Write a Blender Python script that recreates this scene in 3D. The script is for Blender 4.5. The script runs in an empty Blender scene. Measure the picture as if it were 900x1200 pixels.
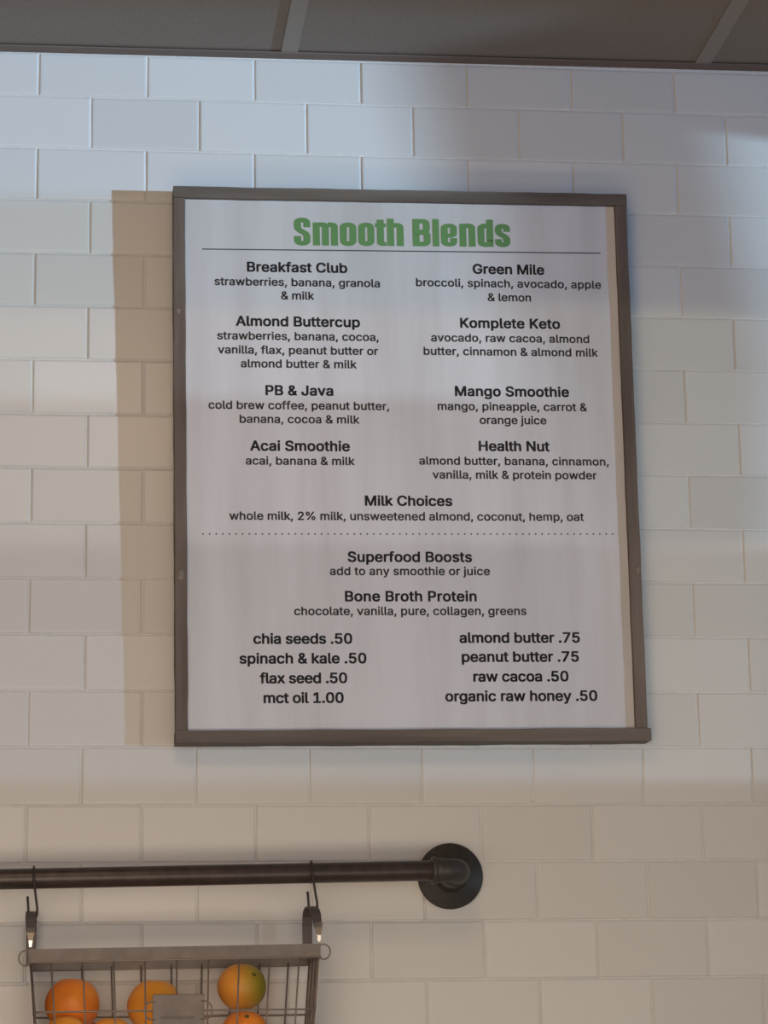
import bpy, bmesh, math, random
from mathutils import Vector, Matrix
random.seed(7)
S = bpy.context.scene
COL = S.collection
ZO = 3.05            # height above the floor of the wall's datum (top of second tile course)

# ------------------------------------------------------------------ camera
cam_d = bpy.data.cameras.new('camera'); cam = bpy.data.objects.new('camera', cam_d); COL.objects.link(cam)
R = ((0.993212925818463, 0.1158606550897016, -0.01021726917105574),
     (-0.1151913791582329, 0.9676999642966928, -0.2242492480874878),
     (-0.016094413774749006, 0.22390419313260887, 0.9744782615034994))
M4 = Matrix.Identity(4)
for i in range(3):
    M4[i][0] = R[i][0]; M4[i][1] = R[i][2]; M4[i][2] = -R[i][1]
M4[0][3], M4[1][3], M4[2][3] = 0.05490838, -3.64192973, -1.44809873 + ZO
cam.matrix_world = M4
cam_d.sensor_fit = 'VERTICAL'; cam_d.sensor_height = 36.0
cam_d.lens = 36.0 * 3150.0 / 1200.0
cam_d.clip_start = 0.02; cam_d.clip_end = 60
S.camera = cam

# ------------------------------------------------------------------ view, world, lights
S.view_settings.view_transform = 'Standard'
S.view_settings.look = 'None'
S.view_settings.gamma = 1.0
S.view_settings.use_curve_mapping = False
S.view_settings.exposure = 0.0
w = bpy.data.worlds.new('room_air'); S.world = w; w.use_nodes = True
bg = w.node_tree.nodes['Background']
bg.inputs[0].default_value = (0.72, 0.84, 1.0, 1); bg.inputs[1].default_value = 0.18

def lamp(name, kind, loc, energy, color, target=None, **kw):
    d = bpy.data.lights.new(name, kind); o = bpy.data.objects.new(name, d); COL.objects.link(o)
    d.energy = energy; d.color = color
    for k, v in kw.items(): setattr(d, k, v)
    o.location = (loc[0], loc[1], loc[2] + ZO)
    if target:
        t = Vector((target[0], target[1], target[2] + ZO)) - o.location
        o.rotation_euler = t.to_track_quat('-Z', 'Y').to_euler()
    return o

KEY = (9.9, -6.4, -1.45)
# warm ceiling lamp of the room, then two added fills
lamp('ceiling_lamp_light', 'AREA', (0.10, -1.7, 0.03), 7.0, (1.0, 0.69, 0.43), (0.15, -0.8, -1.7), shape='DISK', size=0.55)
lamp('room_fill_light', 'AREA', (-0.2, -3.2, -1.45), 22, (1.0, 0.77, 0.58), (0.4, 0, -1.0), shape='DISK', size=1.6)  # added fill at camera height for the overall warm level
lamp('low_fill_light', 'AREA', (0.35, -1.5, -1.54), 5.6, (1.0, 0.82, 0.62), (0.35, 0, -1.30), shape='RECTANGLE', size=1.9, size_y=0.25)  # added low fill that brightens the lower wall
# daylight from far to the right, patterned by the added partition
lamp('window_daylight', 'AREA', KEY, 2600, (1.0, 1.0, 1.0), (0.5, 0, -0.5), shape='ELLIPSE', size=0.16, size_y=0.04)

# ------------------------------------------------------------------ materials
def mat(name, col, rough=0.5, metal=0.0, spec=0.5):
    m = bpy.data.materials.new(name); m.use_nodes = True
    b = m.node_tree.nodes['Principled BSDF']
    b.inputs['Base Color'].default_value = (*col, 1); b.inputs['Roughness'].default_value = rough
    b.inputs['Metallic'].default_value = metal; b.inputs['Specular IOR Level'].default_value = spec
    return m
def N(m, t, **kw):
    n = m.node_tree.nodes.new(t)
    for k, v in kw.items():
        if k in n.inputs: n.inputs[k].default_value = v
        else: setattr(n, k, v)
    return n
def L(m, a, b): m.node_tree.links.new(a, b)
def noisy(m, scale, c1, c2, stretch=(1, 1, 1), detail=5, bump=0.0, bump_dist=0.001, lo=0.3, hi=0.7, coord='Object', rough=None):
    b = m.node_tree.nodes['Principled BSDF']
    tc = N(m, 'ShaderNodeTexCoord'); mp = N(m, 'ShaderNodeMapping'); mp.inputs['Scale'].default_value = stretch
    L(m, tc.outputs[coord], mp.inputs[0])
    nz = N(m, 'ShaderNodeTexNoise', Scale=scale, Detail=detail, Roughness=0.6); L(m, mp.outputs[0], nz.inputs['Vector'])
    r = N(m, 'ShaderNodeValToRGB'); r.color_ramp.elements[0].position = lo; r.color_ramp.elements[1].position = hi
    r.color_ramp.elements[0].color = (*c1, 1); r.color_ramp.elements[1].color = (*c2, 1)
    L(m, nz.outputs['Fac'], r.inputs[0]); L(m, r.outputs[0], b.inputs['Base Color'])
    if bump:
        bp = N(m, 'ShaderNodeBump', Strength=bump, Distance=bump_dist); L(m, nz.outputs['Fac'], bp.inputs['Height'])
        L(m, bp.outputs[0], b.inputs['Normal'])
    return r, nz

m_tile = mat('white_glazed_ceramic', (0.66, 0.655, 0.64), 0.32, spec=0.4)
def tile_nodes(m):
    b = m.node_tree.nodes['Principled BSDF']
    oi = N(m, 'ShaderNodeObjectInfo')
    r = N(m, 'ShaderNodeValToRGB')
    r.color_ramp.elements[0].color = (0.63, 0.622, 0.605, 1); r.color_ramp.elements[1].color = (0.69, 0.685, 0.672, 1)
    L(m, oi.outputs['Random'], r.inputs[0]); L(m, r.outputs[0], b.inputs['Base Color'])
    tc = N(m, 'ShaderNodeTexCoord'); nz = N(m, 'ShaderNodeTexNoise', Scale=14.0, Detail=2.0)
    L(m, tc.outputs['Object'], nz.inputs['Vector'])
    bp = N(m, 'ShaderNodeBump', Strength=0.12, Distance=0.002); L(m, nz.outputs['Fac'], bp.inputs['Height'])
    L(m, bp.outputs[0], b.inputs['Normal'])
tile_nodes(m_tile)
m_grout = mat('pale_grout', (0.62, 0.60, 0.57), 0.9); noisy(m_grout, 90, (0.62, 0.61, 0.585), (0.74, 0.73, 0.71), bump=0.2)
m_wood = mat('weathered_grey_brown_wood', (0.12, 0.1, 0.085), 0.75)
noisy(m_wood, 34, (0.075, 0.052, 0.042), (0.215, 0.168, 0.140), (1, 1, 0.07), detail=8, bump=0.35, lo=0.25, hi=0.75)
m_wood_h = mat('weathered_grey_brown_wood_across', (0.12, 0.1, 0.085), 0.75)
noisy(m_wood_h, 34, (0.068, 0.052, 0.041), (0.195, 0.158, 0.128), (0.07, 1, 1), detail=8, bump=0.35, lo=0.25, hi=0.75)
m_knot = mat('pale_wood_knot', (0.34, 0.27, 0.22), 0.7); noisy(m_knot, 300, (0.12, 0.085, 0.07), (0.30, 0.24, 0.20))
m_panel = mat('whitewashed_board', (0.6, 0.6, 0.62), 0.6)
noisy(m_panel, 9, (0.55, 0.535, 0.555), (0.645, 0.64, 0.67), (1.6, 1, 0.16), detail=7, lo=0.32, hi=0.62)
m_ink = mat('charcoal_lettering', (0.050, 0.050, 0.060), 0.7)
m_inkr = mat('grey_lettering', (0.085, 0.085, 0.096), 0.7)
m_green = mat('green_lettering', (0.13, 0.29, 0.10), 0.7)
m_iron = mat('black_iron', (0.030, 0.024, 0.021), 0.38, 0.35, 0.5); noisy(m_iron, 60, (0.048, 0.037, 0.033), (0.080, 0.063, 0.056), bump=0.15, bump_dist=0.0006)
m_flange = mat('dark_cast_iron', (0.030, 0.027, 0.025), 0.5, 0.3); noisy(m_flange, 120, (0.044, 0.040, 0.037), (0.066, 0.060, 0.056), bump=0.25, bump_dist=0.0006)
m_hook = mat('dark_steel', (0.06, 0.048, 0.042), 0.45, 0.6)
m_tin = mat('grey_galvanised_metal', (0.20, 0.17, 0.155), 0.5, 0.35); noisy(m_tin, 50, (0.125, 0.106, 0.096), (0.18, 0.155, 0.142), bump=0.1)
m_strap = mat('light_grey_metal', (0.48, 0.43, 0.40), 0.55, 0.0)
m_tindark = mat('dull_grey_metal', (0.13, 0.11, 0.1), 0.5, 0.4)
m_wire = mat('grey_wire', (0.22, 0.18, 0.16), 0.42, 0.5)
m_bright = mat('bright_metal', (0.6, 0.56, 0.52), 0.28, 0.9)
m_ceil = mat('taupe_ceiling_board', (0.24, 0.205, 0.175), 0.9); noisy(m_ceil, 220, (0.215, 0.185, 0.158), (0.25, 0.217, 0.19), bump=0.3)
m_tbar = mat('painted_ceiling_bar', (0.275, 0.24, 0.208), 0.6)
m_mold = mat('brown_wall_angle', (0.17, 0.125, 0.105), 0.7)
m_floor = mat('floor_vinyl', (0.33, 0.27, 0.22), 0.6); noisy(m_floor, 5, (0.28, 0.23, 0.19), (0.38, 0.31, 0.25))
m_paint = mat('painted_partition', (0.55, 0.50, 0.44), 0.8); noisy(m_paint, 60, (0.53, 0.48, 0.42), (0.57, 0.52, 0.46), bump=0.1)
def fruit_mat(name, c1, c2, green=None, gdir=(1, 0, 0), glo=0.0, ghi=0.03):
    m = mat(name, c1, 0.42, spec=0.4); r, nz = noisy(m, 26, c1, c2, detail=3)
    b = m.node_tree.nodes['Principled BSDF']
    tc = N(m, 'ShaderNodeTexCoord')
    vo = N(m, 'ShaderNodeTexVoronoi', Scale=520.0); L(m, tc.outputs['Object'], vo.inputs['Vector'])
    bp = N(m, 'ShaderNodeBump', Strength=0.35, Distance=0.0007); L(m, vo.outputs['Distance'], bp.inputs['Height']); L(m, bp.outputs[0], b.inputs['Normal'])
    if green:
        dp = N(m, 'ShaderNodeVectorMath', operation='DOT_PRODUCT'); L(m, tc.outputs['Object'], dp.inputs[0]); dp.inputs[1].default_value = gdir
        mr = N(m, 'ShaderNodeMapRange'); mr.inputs['From Min'].default_value = glo; mr.inputs['From Max'].default_value = ghi
        L(m, dp.outputs['Value'], mr.inputs['Value'])
        mx = N(m, 'ShaderNodeMixRGB'); mx.inputs['Color2'].default_value = (*green, 1)
        L(m, mr.outputs[0], mx.inputs['Fac']); L(m, r.outputs[0], mx.inputs['Color1']); L(m, mx.outputs[0], b.inputs['Base Color'])
    return m
m_or1 = fruit_mat('deep_orange_peel', (0.78, 0.20, 0.022), (0.90, 0.30, 0.035))
m_or2 = fruit_mat('yellow_orange_peel', (0.85, 0.30, 0.025), (0.95, 0.42, 0.05))
m_or3 = fruit_mat('green_tinged_orange_peel', (0.72, 0.26, 0.035), (0.80, 0.36, 0.05), (0.30, 0.27, 0.03), (0.93, -0.25, 0.15), -0.004, 0.026)
m_stem = mat('brown_stem_button', (0.10, 0.08, 0.02), 0.8)

# ------------------------------------------------------------------ builders
def empty(name, loc, label, cat, group=None, rot=(0, 0, 0)):
    o = bpy.data.objects.new(name, None); COL.objects.link(o); o.empty_display_size = 0.02
    o.location = (loc[0], loc[1], loc[2] + ZO); o.rotation_euler = rot
    o['label'] = label; o['category'] = cat
    if group: o['group'] = group
    return o
def link(name, bm, m, parent=None, origin=(0, 0, 0), smooth=False, loc=None, bevel=0.0, flat=False):
    """bm holds wall coordinates; origin is subtracted so the object sits at its own base."""
    bmesh.ops.translate(bm, verts=bm.verts, vec=-Vector(origin))
    if flat:
        for f in bm.faces:
            f.normal_update()
            if f.normal.y > 0: f.normal_flip()
    else: bmesh.ops.recalc_face_normals(bm, faces=bm.faces)
    if smooth:
        for f in bm.faces: f.smooth = True
    me = bpy.data.meshes.new(name); bm.to_mesh(me); bm.free(); me.materials.append(m)
    o = bpy.data.objects.new(name, me); COL.objects.link(o)
    if parent: o.parent = parent; o.location = loc or (0, 0, 0)
    else: o.location = (origin[0], origin[1], origin[2] + ZO)
    if bevel:
        b = o.modifiers.new('bevel', 'BEVEL'); b.width = bevel; b.segments = 2; b.limit_method = 'ANGLE'
    return o
def box(bm, x0, x1, y0, y1, z0, z1):
    v = [bm.verts.new(p) for p in ((x0,y0,z0),(x1,y0,z0),(x1,y1,z0),(x0,y1,z0),(x0,y0,z1),(x1,y0,z1),(x1,y1,z1),(x0,y1,z1))]
    for f in ((0,3,2,1),(4,5,6,7),(0,1,5,4),(1,2,6,5),(2,3,7,6),(3,0,4,7)): bm.faces.new([v[i] for i in f])
    return v
def tube(bm, pts, r, seg=8, closed=False, caps=True):
    pts = [Vector(p) for p in pts]; n = len(pts); rings = []
    up = None
    for i, p in enumerate(pts):
        if closed: t = pts[(i+1) % n] - pts[i-1]
        else: t = pts[min(i+1, n-1)] - pts[max(i-1, 0)]
        t.normalize()
        if up is None:
            up = Vector((0, 0, 1)) if abs(t.z) < 0.9 else Vector((1, 0, 0))
        up = (up - up.dot(t) * t).normalized(); s = t.cross(up)
        rr = r[i] if isinstance(r, (list, tuple)) else r
        rings.append([bm.verts.new(p + (up * math.cos(a) + s * math.sin(a)) * rr) for a in (2*math.pi*k/seg for k in range(seg))])
    m = n if closed else n - 1
    for i in range(m):
        A, B = rings[i], rings[(i+1) % n]
        for k in range(seg): bm.faces.new((A[k], A[(k+1) % seg], B[(k+1) % seg], B[k]))
    if caps and not closed: bm.faces.new(rings[0]); bm.faces.new(rings[-1][::-1])
def lathe(bm, prof, origin, axis, seg=40):
    """prof: list of (radius, distance along axis)"""
    o = Vector(origin); a = Vector(axis).normalized()
    u = a.orthogonal().normalized(); v = a.cross(u); rings = []
    for r, h in prof:
        if r < 1e-6: rings.append([bm.verts.new(o + a * h)])
        else: rings.append([bm.verts.new(o + a*h + (u*math.cos(t) + v*math.sin(t))*r) for t in (2*math.pi*k/seg for k in range(seg))])
    for A, B in zip(rings, rings[1:]):
        for k in range(seg):
            k2 = (k+1) % seg
            if len(A) == 1: bm.faces.new((A[0], B[k], B[k2]))
            elif len(B) == 1: bm.faces.new((A[k], A[k2], B[0]))
            else: bm.faces.new((A[k], A[k2], B[k2], B[k]))
def arc(c, r, a0, a1, n, plane='yz'):
    out = []
    for i in range(n+1):
        a = math.radians(a0 + (a1-a0)*i/n)
        if plane == 'yz': out.append(Vector(c) + Vector((0, math.cos(a)*r, math.sin(a)*r)))
        elif plane == 'xz': out.append(Vector(c) + Vector((math.cos(a)*r, 0, math.sin(a)*r)))
        else: out.append(Vector(c) + Vector((math.cos(a)*r, math.sin(a)*r, 0)))
    return out
def ribbon(bm, pts, widths, thick, wdir=(1, 0, 0)):
    """flat band along pts, its width along wdir"""
    pts = [Vector(p) for p in pts]; wd = Vector(wdir); rings = []
    for i, p in enumerate(pts):
        t = (pts[min(i+1, len(pts)-1)] - pts[max(i-1, 0)]).normalized(); n = t.cross(wd).normalized()
        w = widths[i] / 2
        rings.append([bm.verts.new(p + wd*a*w + n*b*thick/2) for a, b in ((-1,-1),(1,-1),(1,1),(-1,1))])
    for A, B in zip(rings, rings[1:]):
        for k in range(4): bm.faces.new((A[k], A[(k+1)%4], B[(k+1)%4], B[k]))
    bm.faces.new(rings[0]); bm.faces.new(rings[-1][::-1])

# ------------------------------------------------------------------ setting: tiled wall
XL, XR = -1.6, 2.4
bm = bmesh.new(); box(bm, XL, XR, -0.0, 0.12, -3.05, 0.16)
wall = link('wall_back', bm, m_grout); wall['kind'] = 'structure'
P, Q = 0.1544, 0.0782
DZ = [0, -.00024, -.00073, -.0001, -.00096, -.00053, -.0005, -.00101, .00012, -.00013, .00033, .00052, .00059, .00141, .00065, .00125, -.00042, -.00083, .00059]
DX = [.0039, .00147, .0027, .0007, .00125, -.00106, .0004, -.00027, .00038, -.00158, -.00013, -.00103, .00035, -.00395, 0, -.00233, .0012, -.00199]
def zb(b): return -(b - 1) * Q + (DZ[b] if b < len(DZ) else 0)
TW, TH, TD = P - 0.0018, Q - 0.0016, 0.0020
def tile_bm(w, h):
    bm = bmesh.new(); rings = []
    for ins, y in ((0, 0.0), (0.0003, -TD*0.35), (0.0014, -TD*0.88), (0.0034, -TD)):
        rings.append([bm.verts.new((sx*(w/2-ins), y, sz*(h/2-ins))) for sx, sz in ((-1,-1),(1,-1),(1,1),(-1,1))])
    for A, B in zip(rings, rings[1:]):
        for k in range(4): bm.faces.new((A[k], A[(k+1)%4], B[(k+1)%4], B[k]))
    bm.faces.new(rings[-1])
    return bm
def tile_mesh(w, h):
    bm = tile_bm(w, h); bmesh.ops.recalc_face_normals(bm, faces=bm.faces)
    me = bpy.data.meshes.new('tile'); bm.to_mesh(me); bm.free(); me.materials.append(m_tile); return me
full = tile_mesh(TW, TH)
cut_h = 0.0655 - 0.002 - zb(1)
cut = tile_mesh(TW, cut_h)
spots = []
for row in range(0, 39):
    top = zb(row) - 0.001; bot = zb(row + 1) + 0.001
    off = (DX[row] if row < len(DX) else 0) + (0.5 * P if row % 2 else 0)
    for k in range(-9, 15):
        xc = (k + 0.5) * P + off
        if xc - TW/2 < XL or xc + TW/2 > XR: continue
        zc = (top + bot) / 2 if row else zb(1) + 0.001 + cut_h / 2
        spots.append((abs(xc - 0.5) / 0.85 + max(0, abs(zc + 0.62) - 0.78) / 0.1, row, xc, zc, (top - bot) / TH if row else 1.0))
spots.sort()
for d_, row, xc, zc, sc in spots[:300]:
    o = bpy.data.objects.new('tile', cut if row == 0 else full); COL.objects.link(o); o.parent = wall
    o.location = (xc, 0, zc); o.scale = (1, 1, sc)
    o.rotation_euler = (random.gauss(0, 0.0035), random.gauss(0, 0.0009), random.gauss(0, 0.0028))
bm = bmesh.new()
for d_, row, xc, zc, sc in spots[300:]:
    t = tile_bm(TW, cut_h if row == 0 else TH)
    me = bpy.data.meshes.new('tmp'); t.to_mesh(me); t.free()
    n0 = len(bm.verts); bm.from_mesh(me); bpy.data.meshes.remove(me); bm.verts.ensure_lookup_table()
    rx, rz = random.gauss(0, 0.0035), random.gauss(0, 0.0028)
    for v in bm.verts[n0:]:
        v.co.y += v.co.z * rx + v.co.x * rz; v.co.x += xc; v.co.z += zc
far = link('tile_field', bm, m_tile, wall); far['kind'] = 'stuff'

# ------------------------------------------------------------------ setting: suspended ceiling
CZ = 0.0664; SL = -math.atan(0.0040)
bm = bmesh.new(); box(bm, XL, XR, -4.6, 0.0, 0.03, 0.07)
ceil = link('ceiling', bm, m_ceil); ceil['kind'] = 'structure'
ceil.location = (0, 0, CZ + ZO); ceil.rotation_euler = (0, SL, 0)
def cpart(name, m, x0, x1, y0, y1, z0, z1, bev=0.0):
    bm = bmesh.new(); box(bm, x0, x1, y0, y1, z0, z1); return link(name, bm, m, ceil, bevel=bev)
BX = [0.362 + 0.6096 * k for k in range(-3, 4)]; BY = [-0.6096 * k for k in range(0, 8)]
for x in BX: cpart('ceiling_bar', m_tbar, x - 0.012, x + 0.012, -4.6, -0.022, 0.001, 0.028)
for y in BY[1:]:
    for a, b in zip([XL] + BX, BX + [XR]): cpart('cross_bar', m_tbar, a + (0.012 if a != XL else 0), b - (0.012 if b != XR else 0), y - 0.012, y + 0.012, 0.0015, 0.02)
cpart('wall_angle', m_mold, XL, XR, -0.022, -0.0, -0.0005, 0.0015)
for a, b in zip([XL] + BX, BX + [XR]):
    for y1, y0 in zip(BY, BY[1:] + [-4.6]):
        if y1 - y0 < 0.05: continue
        cpart('ceiling_panel', m_ceil, a + (0.004 if a != XL else 0), b - (0.004 if b != XR else 0), y0 + 0.004, y1 - 0.002, 0.0035, 0.018)

bm = bmesh.new(); box(bm, -4, 6, -6, 0.12, -3.10, -3.05)
fl = link('floor', bm, m_floor); fl['kind'] = 'structure'

# ------------------------------------------------------------------ added light-shaping partition, unseen, off to the right of the view
# its tinted panes project the daylight pattern; each is laid out by the patch of wall it lights
GOBO_PANES = {
 'A': [ (-0.500, 0.120), (0.464, 0.120), (0.503, -0.035), (0.526, -0.145), (-0.500, -0.160) ],
 'B': [ (-0.500, -0.160), (0.526, -0.145), (0.538, -0.292), (0.551, -0.315), (-0.500, -0.328) ],
 'C': [ (-0.500, -0.328), (0.551, -0.315), (0.593, -0.367), (0.618, -0.443), (-0.500, -0.454) ],
 'D': [ (-0.500, -0.454), (0.618, -0.443), (0.653, -0.554), (0.676, -0.653), (-0.500, -0.660) ],
 'E': [ (-0.500, -0.660), (0.676, -0.653), (0.694, -0.774), (0.729, -0.985), (-0.500, -0.985) ],
 'F': [ (0.464, 0.120), (1.300, 0.120), (1.300, -0.067), (0.948, -0.029), (0.958, -0.088), (0.995, -0.257), (1.001, -0.300), (0.539, -0.300), (0.538, -0.292), (0.526, -0.145), (0.503, -0.035) ],
 'J': [ (-0.500, -0.985), (1.300, -0.985), (1.300, -1.550), (-0.500, -1.550) ],
 'I': [ (0.539, -0.300), (1.001, -0.300), (1.016, -0.398), (1.005, -0.650), (0.676, -0.653), (0.653, -0.554), (0.618, -0.443), (0.593, -0.367), (0.551, -0.315) ],
 'G': [ (0.948, -0.029), (1.300, -0.067), (1.300, -0.649), (1.005, -0.650), (1.016, -0.398), (1.001, -0.300), (0.995, -0.257), (0.958, -0.088) ],
 'H': [ (0.676, -0.653), (1.300, -0.649), (1.300, -0.985), (0.729, -0.985), (0.694, -0.774) ],
}
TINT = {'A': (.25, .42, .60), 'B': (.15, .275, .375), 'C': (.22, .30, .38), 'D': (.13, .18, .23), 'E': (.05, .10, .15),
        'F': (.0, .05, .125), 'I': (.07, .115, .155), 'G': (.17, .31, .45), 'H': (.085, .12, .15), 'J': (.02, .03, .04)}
WX = 4.0
def to_gobo(x, z):
    t = (KEY[0] - WX) / (KEY[0] - x)
    return (KEY[1] * (1 - t), KEY[2] + (z - KEY[2]) * t)
def prism(bm, loop, x0, x1):
    A = [bm.verts.new((x0, y, z)) for y, z in loop]; B = [bm.verts.new((x1, y, z)) for y, z in loop]
    n = len(loop); bm.faces.new(A); bm.faces.new(B[::-1])
    for i in range(n): bm.faces.new((A[i], B[i], B[(i+1) % n], A[(i+1) % n]))
OP = [to_gobo(-0.5, 0.12), to_gobo(1.3, 0.12), to_gobo(1.3, -1.55), to_gobo(-0.5, -1.55)]     # opening
OUT = [(-5.2, 0.05), (-0.5, 0.05), (-0.5, -3.05), (-5.2, -3.05)]
wy0, wz0 = OP[3]
bm = bmesh.new()
for i in range(4):
    j = (i + 1) % 4; prism(bm, [OUT[i], OUT[j], OP[j], OP[i]], WX, WX + 0.06)
wr = link('gobo_partition', bm, m_paint); wr['kind'] = 'structure'
gobo = bpy.data.objects.new('gobo_1', None); COL.objects.link(gobo); gobo.location = (WX, wy0, wz0 + ZO); gobo['kind'] = 'structure'
for k in GOBO_PANES:
    m = bpy.data.materials.new('gobo_tint'); m.use_nodes = True; nt = m.node_tree; nt.nodes.clear()
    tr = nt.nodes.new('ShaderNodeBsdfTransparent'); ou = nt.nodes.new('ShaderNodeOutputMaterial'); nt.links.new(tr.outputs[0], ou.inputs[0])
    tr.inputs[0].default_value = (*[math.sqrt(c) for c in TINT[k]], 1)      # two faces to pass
    bm = bmesh.new(); prism(bm, [to_gobo(x, z) for x, z in GOBO_PANES[k]], WX + 0.028, WX + 0.032)
    link('pane', bm, m, gobo, (WX, wy0, wz0))

# ------------------------------------------------------------------ menu sign
SO = (0.52002, -0.052, -0.54232); ROLL, TILT = -0.006467, 0.016
SW, SH = 0.6478, 0.7850
sign = empty('menu_sign', SO, 'large wood-framed white menu board with green heading hung on the tiled wall', 'sign')
Rr = Matrix.Rotation(ROLL, 3, 'Y'); Rt = Matrix.Rotation(TILT, 3, 'X')
sign.rotation_euler = (Rt @ Rr).to_euler()
T_ = 0.040           # depth of the frame boards
def spart(name, m, x0, x1, y0, y1, z0, z1, parent=None, bev=0.0008, wob=0.0):
    bm = bmesh.new(); box(bm, x0, x1, y0, y1, z0, z1)
    if wob:
        ax = 0 if (x1 - x0) > (z1 - z0) else 2
        es = [e for e in bm.edges if abs((e.verts[0].co - e.verts[1].co)[ax]) > 0.3]
        bmesh.ops.subdivide_edges(bm, edges=es, cuts=40, use_grid_fill=True)
        for v in bm.verts:
            p = v.co[ax]
            v.co[2 - ax] += wob * (math.sin(p*37+v.co.y*50) * .5 + math.sin(p*101 + 2) * .3 + random.uniform(-.35, .35))
            v.co.y += wob * 0.5 * random.uniform(-1, 1)
    return link(name, bm, m, parent or sign, bevel=bev)
FB = 0.0165
lb = spart('frame_board', m_wood, -SW/2, -SW/2 + FB, 0, T_, -SH/2 + FB, SH/2 - FB - 0.0003, wob=0.0005)
rb = spart('frame_board', m_wood, SW/2 - FB - 0.001, SW/2 - 0.001, 0, T_, -SH/2 + FB, SH/2 - FB - 0.0003, wob=0.0005)
spart('frame_board', m_wood_h, -SW/2, SW/2, 0, T_, SH/2 - FB, SH/2, wob=0.0005)
spart('frame_board', m_wood_h, -SW/2 - 0.0005, SW/2 + 0.0035, -0.001, T_, -SH/2 - 0.0012, -SH/2 + FB - 0.0003, wob=0.0005)
panel = spart('menu_panel', m_panel, -SW/2 + FB, SW/2 - FB - 0.001, 0.009, 0.015, -SH/2 + FB, SH/2 - FB, bev=0)
panel['label'] = 'whitewashed board printed with the menu'
for kx, kz, rr in ((-SW/2 + 0.0055, 0.21, 0.0035), (-SW/2 + 0.0075, -0.163, 0.0055), (SW/2 - 0.007, -0.155, 0.004)):
    bm = bmesh.new(); lathe(bm, [(0, 0), (rr*.6, -0.0003), (rr, 0.0006), (rr, 0.003)], (kx, -0.0006, kz), (0, 1, 0), 14)
    bmesh.ops.scale(bm, vec=(1, 1, 1.5), verts=bm.verts, space=Matrix.Translation((-kx, 0, -kz)))
    link('wood_knot', bm, m_knot, lb if kx < 0 else rb, smooth=True)
# wall spacers the sign rests against
for sx in (-1, 1):
    for z, d in ((-SH/2 + 0.05, 0.0055), (SH/2 - 0.05, 0.0175)):
        spart('wall_spacer', m_wood, sx*0.29 - 0.01, sx*0.29 + 0.01, 0.015, 0.052 + (z * TILT if 0 else 0) - 0.0035 + (z*0.016), z - 0.01, z + 0.01, bev=0)

# -- lettering
FONT = None
try:
    import os
    fp = os.path.join(bpy.utils.system_resource('DATAFILES'), 'fonts', 'Inter.woff2')
    if os.path.exists(fp): FONT = bpy.data.fonts.load(fp)
except Exception: FONT = None
def glyph(ch, cache={}):
    """outline of one character as a filled flat mesh; every outer contour is filled with its own holes"""
    if ch in cache: return cache[ch]
    def curve(body):
        cu = bpy.data.curves.new('t', 'FONT'); cu.body = body; cu.size = 1.0; cu.resolution_u = 2
        if FONT: cu.font = FONT
        o = bpy.data.objects.new('t', cu); COL.objects.link(o); return o
    def width(body):
        o = curve(body); me = bpy.data.meshes.new_from_object(o.evaluated_get(bpy.context.evaluated_depsgraph_get()))
        w_ = max(v.co.x for v in me.vertices) - min(v.co.x for v in me.vertices)
        h_ = max(v.co.y for v in me.vertices); bpy.data.objects.remove(o); bpy.data.meshes.remove(me); return w_, h_
    if ch == 'CAP': cache[ch] = width('H')[1]; return cache[ch]
    adv = width('H' + ch + 'H')[0] - width('HH')[0]
    if ch == ' ': cache[ch] = (adv, [], []); return cache[ch]
    o = curve(ch)
    for q in bpy.context.view_layer.objects: q.select_set(False)
    o.select_set(True); bpy.context.view_layer.objects.active = o
    bpy.ops.object.convert(target='CURVE')
    o = bpy.context.view_layer.objects.active
    loops = []
    for sp in o.data.splines:
        bp = sp.bezier_points; n = len(bp); P_ = []
        for i in range(n):
            p0, p1, p2, p3 = bp[i].co, bp[i].handle_right, bp[(i+1) % n].handle_left, bp[(i+1) % n].co
            ch_ = (p3 - p0).length; st = abs((p1 - p0).length + (p2 - p1).length + (p3 - p2).length - ch_) < 0.01*ch_ + 1e-5
            for k in range(1 if st else 4):
                t = k / 4; P_.append(p0*(1-t)**3 + p1*3*t*(1-t)**2 + p2*3*t*t*(1-t) + p3*t**3)
        P_ = [p for i, p in enumerate(P_) if (p - P_[i-1]).length > 1e-5]
        ar = sum(P_[i-1].x*P_[i].y - P_[i].x*P_[i-1].y for i in range(len(P_))) / 2
        loops.append((ar, [Vector((p.x, p.y, 0)) for p in P_]))
    bpy.data.objects.remove(o)
    from mathutils.geometry import delaunay_2d_cdt
    vs, es = [], []
    for ar, lp in loops:
        n0 = len(vs); vs += [Vector((p.x, p.y)) for p in lp]; es += [(n0 + i, n0 + (i+1) % len(lp)) for i in range(len(lp))]
    ov, oe, of = delaunay_2d_cdt(vs, es, [], 0, 1e-5)[:3]
    def winding(x, y):
        wn = 0
        for ar, lp in loops:
            for i in range(len(lp)):
                p, q = lp[i-1], lp[i]
                if (p.y > y) != (q.y > y) and x < (q.x-p.x)*(y-p.y)/(q.y-p.y) + p.x: wn += 1 if q.y > p.y else -1
        return wn
    V_ = [(p.x, p.y) for p in ov]
    F_ = [tuple(f) for f in of if winding(sum(V_[i][0] for i in f)/3, sum(V_[i][1] for i in f)/3) != 0]
    cache[ch] = (adv, V_, F_); return cache[ch]
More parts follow.
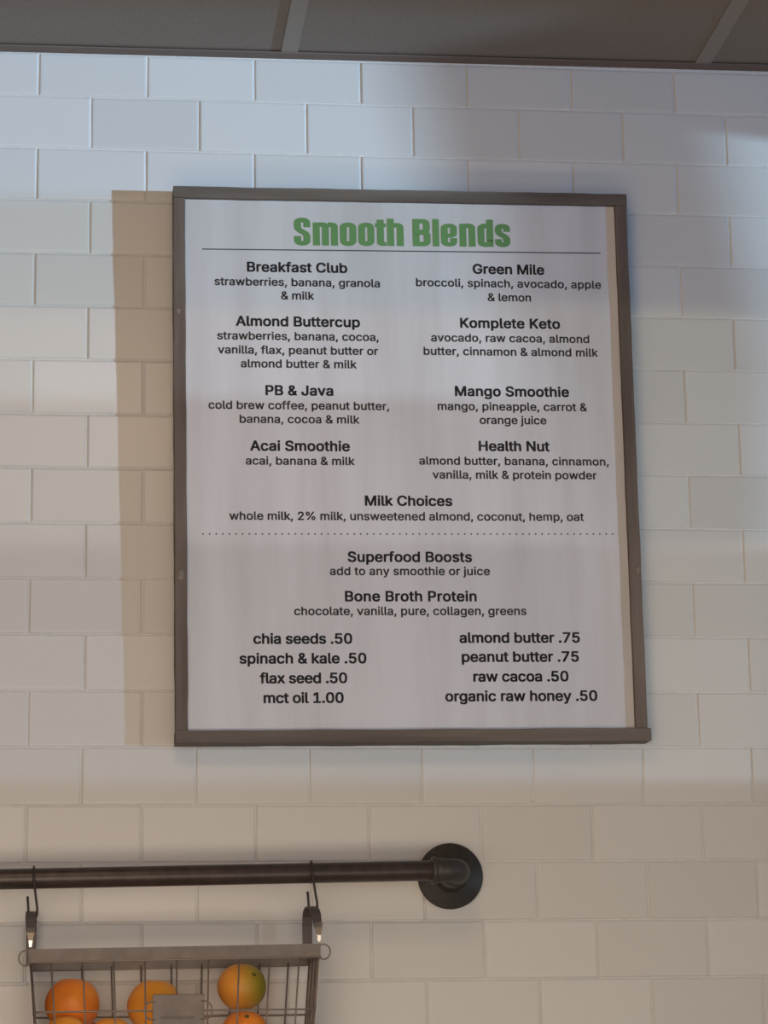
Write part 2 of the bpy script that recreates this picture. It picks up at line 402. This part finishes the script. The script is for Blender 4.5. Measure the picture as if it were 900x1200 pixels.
def text_bm(body, cap, width, bold):
    """one line of print, centred on the origin; letter spacing is set so the line has the given width"""
    k = cap / glyph('CAP'); kx = k * 1.07; xs = []; x = 0
    for ch in body: xs.append(x); x += glyph(ch)[0] * kx
    g0, g1 = glyph(body[0])[1], glyph(body[-1])[1]
    left = min(v[0] for v in g0) * kx - bold; right = xs[-1] + max(v[0] for v in g1) * kx + bold
    tr = (width - (right - left)) / (len(body) - 1)
    bm = bmesh.new()
    for i, ch in enumerate(body):
        adv, V_, F_ = glyph(ch)
        dd = bold * 0.75
        for dx, dz in ((-dd, -dd), (dd, -dd), (-dd, dd), (dd, dd), (bold, 0), (-bold, 0)):
            vs = [bm.verts.new((v[0]*kx + xs[i] + tr*i - left - width/2 + dx, 0, v[1]*k + dz)) for v in V_]
            for f in F_: bm.faces.new([vs[j] for j in f])
    return bm
LINES = [
 ('Breakfast Club', -150, 271.6, 142.6, 1), ('strawberries, banana, granola', -150, 251.1, 234.0, 0), ('& milk', -150, 231.6, 47.6, 0),
 ('Almond Buttercup', -150, 192.5, 175.5, 1), ('strawberries, banana, cocoa,', -150, 172.5, 227.5, 0), ('vanilla, flax, peanut butter or', -150.2, 152.2, 225.6, 0), ('almond butter & milk', -149.7, 132.5, 163.3, 0),
 ('Green Mile', 150.7, 273.2, 103.8, 1), ('broccoli, spinach, avocado, apple', 150.7, 253.5, 266.5, 0), ('& lemon', 150.7, 233.1, 62.9, 0),
 ('Komplete Keto', 150.7, 193.6, 144.0, 1), ('avocado, raw cacoa, almond', 150.4, 173.1, 227.0, 0), ('butter, cinnamon & almond milk', 150.7, 153.3, 249.9, 0),
 ('PB & Java', -149.5, 92.9, 95.7, 1), ('cold brew coffee, peanut butter,', -150.2, 72.7, 253.1, 0), ('banana, cocoa & milk', -149.6, 53.0, 168.2, 0),
 ('Acai Smoothie', -149.7, 13.6, 139.9, 1), ('acai, banana & milk', -149.7, -6.4, 152.6, 0),
 ('Milk Choices', 0.2, -63.6, 123.2, 1), ('whole milk, 2% milk, unsweetened almond, coconut, hemp, oat', -1.2, -84.3, 496.0, 0),
 ('Mango Smoothie', 150.4, 94.2, 163.5, 1), ('mango, pineapple, carrot &', 150.4, 73.6, 213.4, 0), ('orange juice', 150.5, 54.0, 95.9, 0),
 ('Health Nut', 150.9, 15.3, 101.6, 1), ('almond butter, banana, cinnamon,', 150.4, -4.9, 269.3, 0), ('vanilla, milk & protein powder', 150.6, -24.7, 233.2, 0),
 ('Superfood Boosts', 0.2, -142.8, 174.1, 1), ('add to any smoothie or juice', 0.0, -161.5, 223.6, 0),
 ('Bone Broth Protein', 0.4, -198.0, 183.8, 1), ('chocolate, vanilla, pure, collagen, greens', -0.3, -217.3, 322.9, 0),
 ('chia seeds .50', -149.7, -256.8, 136.7, 1), ('spinach & kale .50', -149.8, -284.0, 174.9, 1), ('flax seed .50', -149.6, -311.1, 120.8, 1), ('mct oil 1.00', -149.8, -338.2, 110.5, 1),
 ('almond butter .75', 150.2, -255.9, 169.2, 1), ('peanut butter .75', 150.3, -282.4, 164.4, 1), ('raw cacoa .50', 150.2, -309.8, 133.7, 1), ('organic raw honey .50', 150.1, -336.9, 212.6, 1)]
YT = -0.0004         # print stands just proud of the panel face
for body, cx, cz, wd, b in LINES:
    bm = text_bm(body, 0.0137 if b else 0.0112, (wd - 1.0) / 1000, 0.00072 if b else 0.00042)
    bmesh.ops.translate(bm, verts=bm.verts, vec=(cx/1000, YT + 0.009, cz/1000))
    link('text_line', bm, m_ink if b else m_inkr, panel, flat=True)
bm = bmesh.new(); v = [bm.verts.new(p) for p in ((-.2835, 0.0087, .3024), (.2845, 0.0087, .3053), (.2845, 0.0087, .3069), (-.2835, 0.0087, .3040))]; bm.faces.new(v)
link('heading_rule', bm, m_ink, panel, flat=True)
bm = bmesh.new()
for i in range(64):
    x = -.285 + .571 * i / 63; z = -.1045 + .0015 * i / 63
    bm.faces.new([bm.verts.new((x + .00125*math.cos(a*math.pi/4), 0.0087, z + .00125*math.sin(a*math.pi/4))) for a in range(8)])
link('dotted_rule', bm, m_ink, panel, flat=True)

# -- heavy condensed heading drawn with an elliptical pen
def rpath(pts, r, closed=False, n=6):
    out = []; m = len(pts)
    for i, p in enumerate(pts):
        if not closed and i in (0, m-1): out.append(Vector(p)); continue
        p = Vector(p); a = Vector(pts[i-1]) - p; b = Vector(pts[(i+1) % m]) - p
        d = min(r, a.length*0.499, b.length*0.499); a = p + a.normalized()*d; b = p + b.normalized()*d
        for k in range(n+1):
            t = k/n; out.append(a*(1-t)**2 + p*2*t*(1-t) + b*t*t)
    return out
PX, PZ = 9.9, 6.8     # pen width across and along, mm
def pen(bm, pts, r=6, closed=False, px=PX, pz=PZ):
    k = px / pz
    pts = rpath([(x, z*k) for x, z in pts], r, closed); h = px/2; m = len(pts)
    for i in range(m if closed else m-1):
        a, b = pts[i], pts[(i+1) % m]; d = b - a
        if d.length < 1e-6: continue
        d.normalize(); nn = Vector((-d.y, d.x))*h
        bm.faces.new([bm.verts.new((q.x, 0, q.y/k)) for q in (a+nn, a-nn, b-nn, b+nn)])
        if closed or 0 < i:
            bm.faces.new([bm.verts.new((a.x + h*math.cos(t*math.pi/10), 0, (a.y + h*math.sin(t*math.pi/10))/k)) for t in range(20)])
def rect(bm, x0, x1, z0, z1): bm.faces.new([bm.verts.new((x, 0, z)) for x, z in ((x0,z0),(x1,z0),(x1,z1),(x0,z1))])
XH, CH = 34.0, 40.5; hx, hz = PX/2, PZ/2
def bowl(bm, x0, x1, z0=-0.3, z1=XH+.3): pen(bm, [(x0+hx, z0+hz), (x1-hx, z0+hz), (x1-hx, z1-hz), (x0+hx, z1-hz)], 7, True)
def g_o(bm, w): bowl(bm, 0, w)
def g_n(bm, w, asc=XH):
    rect(bm, 0, PX, 0, asc); pen(bm, [(PX-1.5, XH-hz+.2), (w-hx, XH-hz+.2), (w-hx, 0)], 6)
def g_m(bm, w):
    c = (w - 3*PX)/2; rect(bm, 0, PX, 0, XH)
    for x in (PX, 2*PX + c): pen(bm, [(x-1.5, XH-hz+.2), (x+c+hx, XH-hz+.2), (x+c+hx, 0)], 6)
def g_t(bm, w):
    rect(bm, 2.6, 2.6+PX, 3, CH-1.5); rect(bm, 0, w, XH-6.3, XH-.5); pen(bm, [(2.6+hx, 10), (2.6+hx, 3.0), (w, 3.0)], 4, px=PX, pz=6)
def g_h(bm, w): g_n(bm, w, CH)
def g_l(bm, w): rect(bm, 0, w, 0, CH)
def g_d(bm, w): rect(bm, w-PX, w, 0, CH); bowl(bm, 0, w)
def g_e(bm, w): pen(bm, [(hx, XH/2-1), (w-hx, XH/2-1), (w-hx, XH-hz+.3), (hx, XH-hz+.3), (hx, hz-.3), (w-hx, hz-.3), (w-hx, 12.5)], 7, px=PX, pz=6)
def g_B(bm, w):
    rect(bm, 0, PX, 0, CH)
    pen(bm, [(3, hz), (w-hx, hz), (w-hx, CH/2), (3, CH/2)], 6); pen(bm, [(3, CH/2+1), (w-hx-.8, CH/2+1), (w-hx-.8, CH-hz), (3, CH-hz)], 6)
def ess(bm, w, h):
    pen(bm, [(w-hx, h*0.66), (w-hx, h-hz+.3), (hx, h-hz+.3), (hx, h*0.58), (w-hx, h*0.42), (w-hx, hz-.3), (hx, hz-.3), (hx, h*0.34)], 6.5)
def g_s(bm, w): ess(bm, w, XH)
def g_S(bm, w): ess(bm, w, CH)
TI = [('S', -153.9, -130.8), ('m', -127.3, -91.8), ('o', -89.0, -65.5), ('o', -62.9, -40.0), ('t', -38.8, -23.2), ('h', -21.7, 1.9),
      ('B', 14.7, 40.2), ('l', 43.2, 52.6), ('e', 55.2, 78.2), ('n', 81.6, 104.6), ('d', 107.7, 130.4), ('s', 132.6, 154.6)]
bm = bmesh.new()
for ch, x0, x1 in TI:
    g = bmesh.new(); globals()['g_' + ch](g, x1 - x0)
    me = bpy.data.meshes.new('g'); g.to_mesh(me); g.free(); n0 = len(bm.verts); bm.from_mesh(me); bpy.data.meshes.remove(me)
    bm.verts.ensure_lookup_table()
    for v in bm.verts[n0:]:
        x = v.co.x + x0; v.co = Vector((x/1000, 0.0086 + v.co.y, (v.co.z + 312.0 + 0.008 * x)/1000))
for i, f in enumerate(bm.faces):                        # overlapping strokes lie in hair-thin layers
    for v in f.verts: v.co.y = 0.0087 - 0.00002 * (i % 14)
t = link('heading_text', bm, m_green, panel, flat=True)
t['label'] = 'heavy green condensed heading lettering'

# ------------------------------------------------------------------ pipe rail
PY = -0.1; PR = 0.0134
def pzx(x): return -1.1229 + 0.0139 * x
EX = 0.5725
rail = empty('pipe_rail', (EX, 0, -1.114), 'black iron pipe rail with round wall flange fixed across the lower tiles', 'pipe')
ro = (EX, 0, -1.114)
XE = -0.98
bm = bmesh.new(); tube(bm, [(XE + 0.03, PY, pzx(XE)), (EX - 0.030, PY, pzx(EX))], PR, 28); link('pipe', bm, m_iron, rail, ro, smooth=True, bevel=0.0005)
for ex, sg in ((EX, -1), (XE, 1)):
    ez = pzx(ex)
    bm = bmesh.new()
    c = (ex + sg*0.020, PY + 0.020, ez)
    pts = [(ex, PY + 0.034, ez), (ex, PY + 0.026, ez)]
    pts += [(c[0] - sg*0.020*math.cos(a), c[1] - 0.020*math.sin(a), ez) for a in (math.pi/2*i/10 for i in range(11))]
    pts += [(ex + sg*0.026, PY, ez), (ex + sg*0.034, PY, ez)]
    rr = [0.0172, 0.0165] + [0.0160]*11 + [0.0165, 0.0172]
    tube(bm, pts, rr, 28)
    link('elbow', bm, m_flange, rail, ro, smooth=True)
    for a, b in (((ex, PY + 0.038, ez), (ex, PY + 0.031, ez)), ((ex + sg*0.031, PY, ez), (ex + sg*0.038, PY, ez))):
        bm = bmesh.new(); lathe(bm, [(0.0132, 0), (0.0178, 0.0004), (0.0184, 0.002), (0.0184, 0.005), (0.0178, 0.0066), (0.0132, 0.007)], a, Vector(b) - Vector(a), 28)
        link('collar', bm, m_flange, rail, ro, smooth=True)
    bm = bmesh.new(); tube(bm, [(ex, -0.012, ez), (ex, PY + 0.036, ez)], PR, 24); link('stub_pipe', bm, m_iron, rail, ro, smooth=True)
    bm = bmesh.new()
    lathe(bm, [(0, 0.0), (0.0442, 0.0), (0.0446, 0.001), (0.0446, 0.0055), (0.0434, 0.007), (0.024, 0.008), (0.021, 0.012), (0.0195, 0.020), (0.0185, 0.0215), (0.0134, 0.0215)], (ex, -0.0033, -1.114 if ex > 0 else ez), (0, -1, 0), 56)
    link('flange', bm, m_flange, rail, ro, smooth=True, bevel=0)

# ------------------------------------------------------------------ fruit basket
X0, X1, Y0, Y1 = 0.0085, 0.3775, -0.190, -0.012       # outer rim
ZR0, ZR1 = -1.2195, -1.2155                             # rim top, left and right
def zr(x): return ZR0 + (ZR1 - ZR0) * (x - X0) / (X1 - X0)
RH = 0.0165; ZB = -1.3590                               # rim height, floor of the basket
bo = ((X0+X1)/2, PY, ZB)
bask = empty('wire_basket', bo, 'grey metal wire basket of oranges hanging from the black pipe rail', 'basket')
def sheet(name, quads, m, th=0.0012, parent=None):
    bm = bmesh.new()
    for q in quads: bm.faces.new([bm.verts.new(p) for p in q])
    bmesh.ops.remove_doubles(bm, verts=bm.verts, dist=1e-6); bmesh.ops.recalc_face_normals(bm, faces=bm.faces)
    bmesh.ops.solidify(bm, geom=bm.faces[:], thickness=th)
    return link(name, bm, m, parent or bask, bo)
c4 = [(X0, Y0), (X1, Y0), (X1, Y1), (X0, Y1)]
qs = []
for (a, b), (c, d) in zip(c4, c4[1:] + c4[:1]):
    qs.append(((a, b, zr(a)), (c, d, zr(c)), (c, d, zr(c) - RH), (a, b, zr(a) - RH)))
rim = sheet('rim_band', qs, m_tin, 0.0014)
bm = bmesh.new(); tube(bm, [(a, b, zr(a) - RH) for a, b in [(X0, Y0+.001), (X0, Y0), (X0+.001, Y0), (X1-.001, Y0), (X1, Y0), (X1, Y0+.001), (X1, Y1-.001), (X1, Y1), (X1-.001, Y1), (X0+.001, Y1), (X0, Y1), (X0, Y1-.001)]], 0.0012, 8, True)
link('rim_bead', bm, m_wire, rim, (0, 0, 0), smooth=True).location = Vector((0,0,0)) - Vector(bo)
TAP = 0.010
def bx(x, z):                                           # taper towards the floor
    t = (zr(x) - z) / (zr(x) - ZB); return x + TAP * t * (1 if x < bo[0] else -1) * abs(x - bo[0]) / ((X1-X0)/2)
def wire(pts, r=0.0011, nm='wire'):
    bm = bmesh.new(); tube(bm, pts, r, 6); return link(nm, bm, m_wire, bask, bo, smooth=True)
fx = [0.0362, 0.0758, 0.1149, 0.1543, 0.1945, 0.2350, 0.2738, 0.3126, 0.3505]
for x in fx:
    z0 = zr(x) - RH
    wire([(x, Y0 + 0.0016, z0 + 0.004), (bx(x, -1.30), Y0 + 0.004, -1.30), (bx(x, ZB), Y0 + 0.008, ZB + 0.002), (bx(x, ZB), Y0 + 0.012, ZB), (bx(x, ZB), Y1 - 0.010, ZB), (bx(x, ZB), Y1 - 0.006, ZB + 0.002), (bx(x, -1.30), Y1 - 0.003, -1.30), (x, Y1 - 0.0016, z0 + 0.004)])
for y in (-0.15, -0.10, -0.05):
    pts = [(X0 + 0.002, y, zr(X0) - RH + .004), (bx(X0 + .002, -1.30), y, -1.30), (X0 + .002 + TAP, y, ZB + .004), (X0 + .006 + TAP, y, ZB + .0008), (X1 - .006 - TAP, y, ZB + .0008), (X1 - .002 - TAP, y, ZB + .004), (bx(X1 - .002, -1.30), y, -1.30), (X1 - .002, y, zr(X1) - RH + .004)]
    wire(pts)
for z in (-1.2975, -1.340):
    d = 0.003 if z > -1.32 else 0.006
    xa, xb = bx(X0, z) + .001, bx(X1, z) - .001
    cs = [(xa, Y0+d), (xb, Y0+d), (xb, Y1-d), (xa, Y1-d)]
    pts = rpath([(a, b) for a, b in cs], 0.012, True, 5)
    bm = bmesh.new(); tube(bm, [(p.x, p.y, z) for p in pts], 0.0012, 6, True); link('wire', bm, m_wire, bask, bo, smooth=True)
for x, s in ((X0, 1), (X1, -1)):
    xi = x + s*0.0005; xb_ = x + s*(TAP + 0.0005)
    q = ((xi, Y0 + 0.006, zr(x) - RH), (xi, -0.028, zr(x) - RH), (xb_, -0.032, ZB + 0.001), (xb_, Y0 + 0.014, ZB + 0.001))
    sheet('side_strap', [q], m_strap, 0.001)
# label holder on the front wires
hx0, hx1, hz1, hz0 = 0.1640, 0.2290, -1.2775, -1.3170
bm = bmesh.new(); box(bm, hx0, hx1, Y0 - 0.0035, Y0 - 0.0018, hz0, hz1)
hold = link('label_holder', bm, m_tin, bask, bo, bevel=0.0015)
bm = bmesh.new(); box(bm, hx0 + .009, hx1 - .012, Y0 - 0.0062, Y0 - 0.0035, -1.3075, -1.3052); link('holder_lip', bm, m_tin, hold, bo, loc=(0,0,0), bevel=0.0006)
for s, xx in ((-1, hx0), (1, hx1)):
    bm = bmesh.new(); pts = [(xx - s*.004, Y0 - .003, -1.2865)] + [(xx + s*(0.0015 + 0.0085*math.sin(a)), Y0 - .003, -1.2975 + 0.011*math.cos(a)) for a in (math.pi*k/10 for k in range(11))] + [(xx - s*.004, Y0 - .003, -1.3085)]
    tube(bm, pts, 0.0011, 6); link('side_loop', bm, m_wire, hold, bo, smooth=True)
# handles: flat bands arching front to back over each end
for xc in (0.0095, 0.3745):
    zz = zr(xc) + 1.2155
    yz = [(-.034, -1.226), (-.034, -1.205), (-.033, -1.182), (-.038, -1.170), (-.050, -1.163), (-.075, -1.1605), (-.100, -1.1615), (-.118, -1.1635), (-.145, -1.169), (-.165, -1.176), (-.180, -1.187), (-.186, -1.194), (-.190, -1.203)]
    wd = [.013, .013, .0135, .0135, .0135, .0135, .0135, .013, .013, .0125, .011, .009, .004]
    bm = bmesh.new(); ribbon(bm, [(xc, y, z + zz) for y, z in yz], wd, 0.0012)
    hd = link('handle', bm, m_tindark, bask, bo, bevel=0.0003)
    bm = bmesh.new(); ribbon(bm, [(xc + .001, -.1835, -1.1885 + zz), (xc + .001, -.1885, -1.195 + zz), (xc + .001, -.193, -1.205 + zz), (xc + .001, -.1925, -1.213 + zz)], [.0100, .0095, .005, .003], 0.0016)
    link('clasp', bm, m_bright, hd, bo)
    s = -1 if xc < .1 else 1
    bm = bmesh.new(); cx_ = (X0 if s < 0 else X1) + s*.004
    tube(bm, [(cx_ + .0085*math.cos(a), Y0 + .002 + .004*math.sin(a)*0, zr(xc) - .012 + .0095*math.sin(a) + (0.001 if s < 0 else 0.002)) for a in (2*math.pi*k/24 for k in range(24))], 0.0010, 6, True)
    link('corner_ring', bm, m_wire, bask, bo, smooth=True)

# ------------------------------------------------------------------ S hooks
def s_hook(xt, xs, zband, label):
    zp = pzx(xt); r = PR + 0.0020
    o = (xt, PY, zp + r)
    pts = arc((xt, PY, zp), r, -50, 180, 22)            # over the pipe from behind to the front
    pts += [(xt + (xs-xt)*.25, PY - r, zp - 0.010), (xt + (xs-xt)*.7, PY - r - .001, zband + 0.014), (xs, PY - r - .001, zband + 0.004)]
    c = (xs - 0.0055, PY - r - .001, zband - 0.004)
    pts += arc(c, 0.0055, 0, -180, 10, 'xz')[0:]
    pts += [(xs - 0.0115, PY - r - .001, zband + 0.006), (xs - 0.0125, PY - r - .001, zband + 0.0185)]
    bm = bmesh.new(); tube(bm, pts, 0.0016, 8)
    h = link('hook', bm, m_hook, None, o, smooth=True)
    h['label'] = label; h['category'] = 'hook'; h['group'] = 'steel hooks holding the basket'
s_hook(0.0125, 0.0175, -1.1655, 'thin dark steel hook on the pipe, holding the left end of the wire basket')
s_hook(0.3745, 0.3805, -1.1615, 'thin dark steel hook on the pipe, nearest the round wall flange')

# ------------------------------------------------------------------ fruit
def fruit(x, y, z, r, m, label, squash=0.97, stem=None):
    bm = bmesh.new(); bmesh.ops.create_uvsphere(bm, u_segments=40, v_segments=24, radius=r)
    ph = random.uniform(0, 6)
    for v in bm.verts:
        n = v.co.normalized()
        v.co *= 1 + 0.012*math.sin(2.3*n.x*2 + ph) * math.cos(2*n.z + ph)
        v.co.z *= squash
        if n.z > 0.93: v.co.z -= r*0.05*((n.z-0.93)/0.07)
    for f in bm.faces: f.smooth = True
    me = bpy.data.meshes.new('orange'); bm.to_mesh(me); bm.free(); me.materials.append(m)
    o = bpy.data.objects.new('orange', me); COL.objects.link(o); o.location = (x, y, z + ZO)
    o['label'] = label; o['category'] = 'orange'; o['group'] = 'oranges in the wire basket'
    if stem:
        d = Vector(stem).normalized(); b2 = bmesh.new()
        lathe(b2, [(0.0008, 0.0012), (0.0024, 0.0010), (0.0032, 0.0002), (0.0034, -0.002), (0, -0.002)], d * r * 0.985, d, 10)
        me2 = bpy.data.meshes.new('stem_button'); b2.to_mesh(me2); b2.free(); me2.materials.append(m_stem)
        s = bpy.data.objects.new('stem_button', me2); COL.objects.link(s); s.parent = o
    return o
FR = ZB + 0.0018
fruit(0.0640, -0.1000, -1.2842, 0.0352, m_or1, 'deep orange fruit sitting high at the left end of the basket')
fruit(0.1700, -0.0880, -1.2870, 0.0355, m_or2, 'yellow-orange fruit half hidden behind the label holder')
fruit(0.2830, -0.0950, -1.2640, 0.0318, m_or3, 'green-tinged orange sitting highest, towards the right of the basket', stem=(0.42, -0.72, 0.42))
fruit(0.0560, -0.1480, FR + 0.0290, 0.0290, m_or2, 'small yellow-orange fruit low in the front left corner of the basket')
fruit(0.1130, -0.1500, FR + 0.0275, 0.0275, m_or2, 'small yellow-orange fruit low in front, between the left and middle fruit')
fruit(0.2830, -0.1450, FR + 0.0310, 0.0310, m_or1, 'bright orange fruit low in front, under the green-tinged one', stem=(0.05, -0.7, 0.7))
# lower back row that carries the upper fruit
fruit(0.0750, -0.0480, FR + 0.0290, 0.0290, m_or1, 'orange low at the back of the basket, under the deep orange one')
fruit(0.2050, -0.0530, FR + 0.0290, 0.0290, m_or1, 'orange low at the back of the basket, directly behind the label holder')
fruit(0.2860, -0.0560, FR + 0.0310, 0.0310, m_or2, 'orange low at the back of the basket, under the green-tinged one')
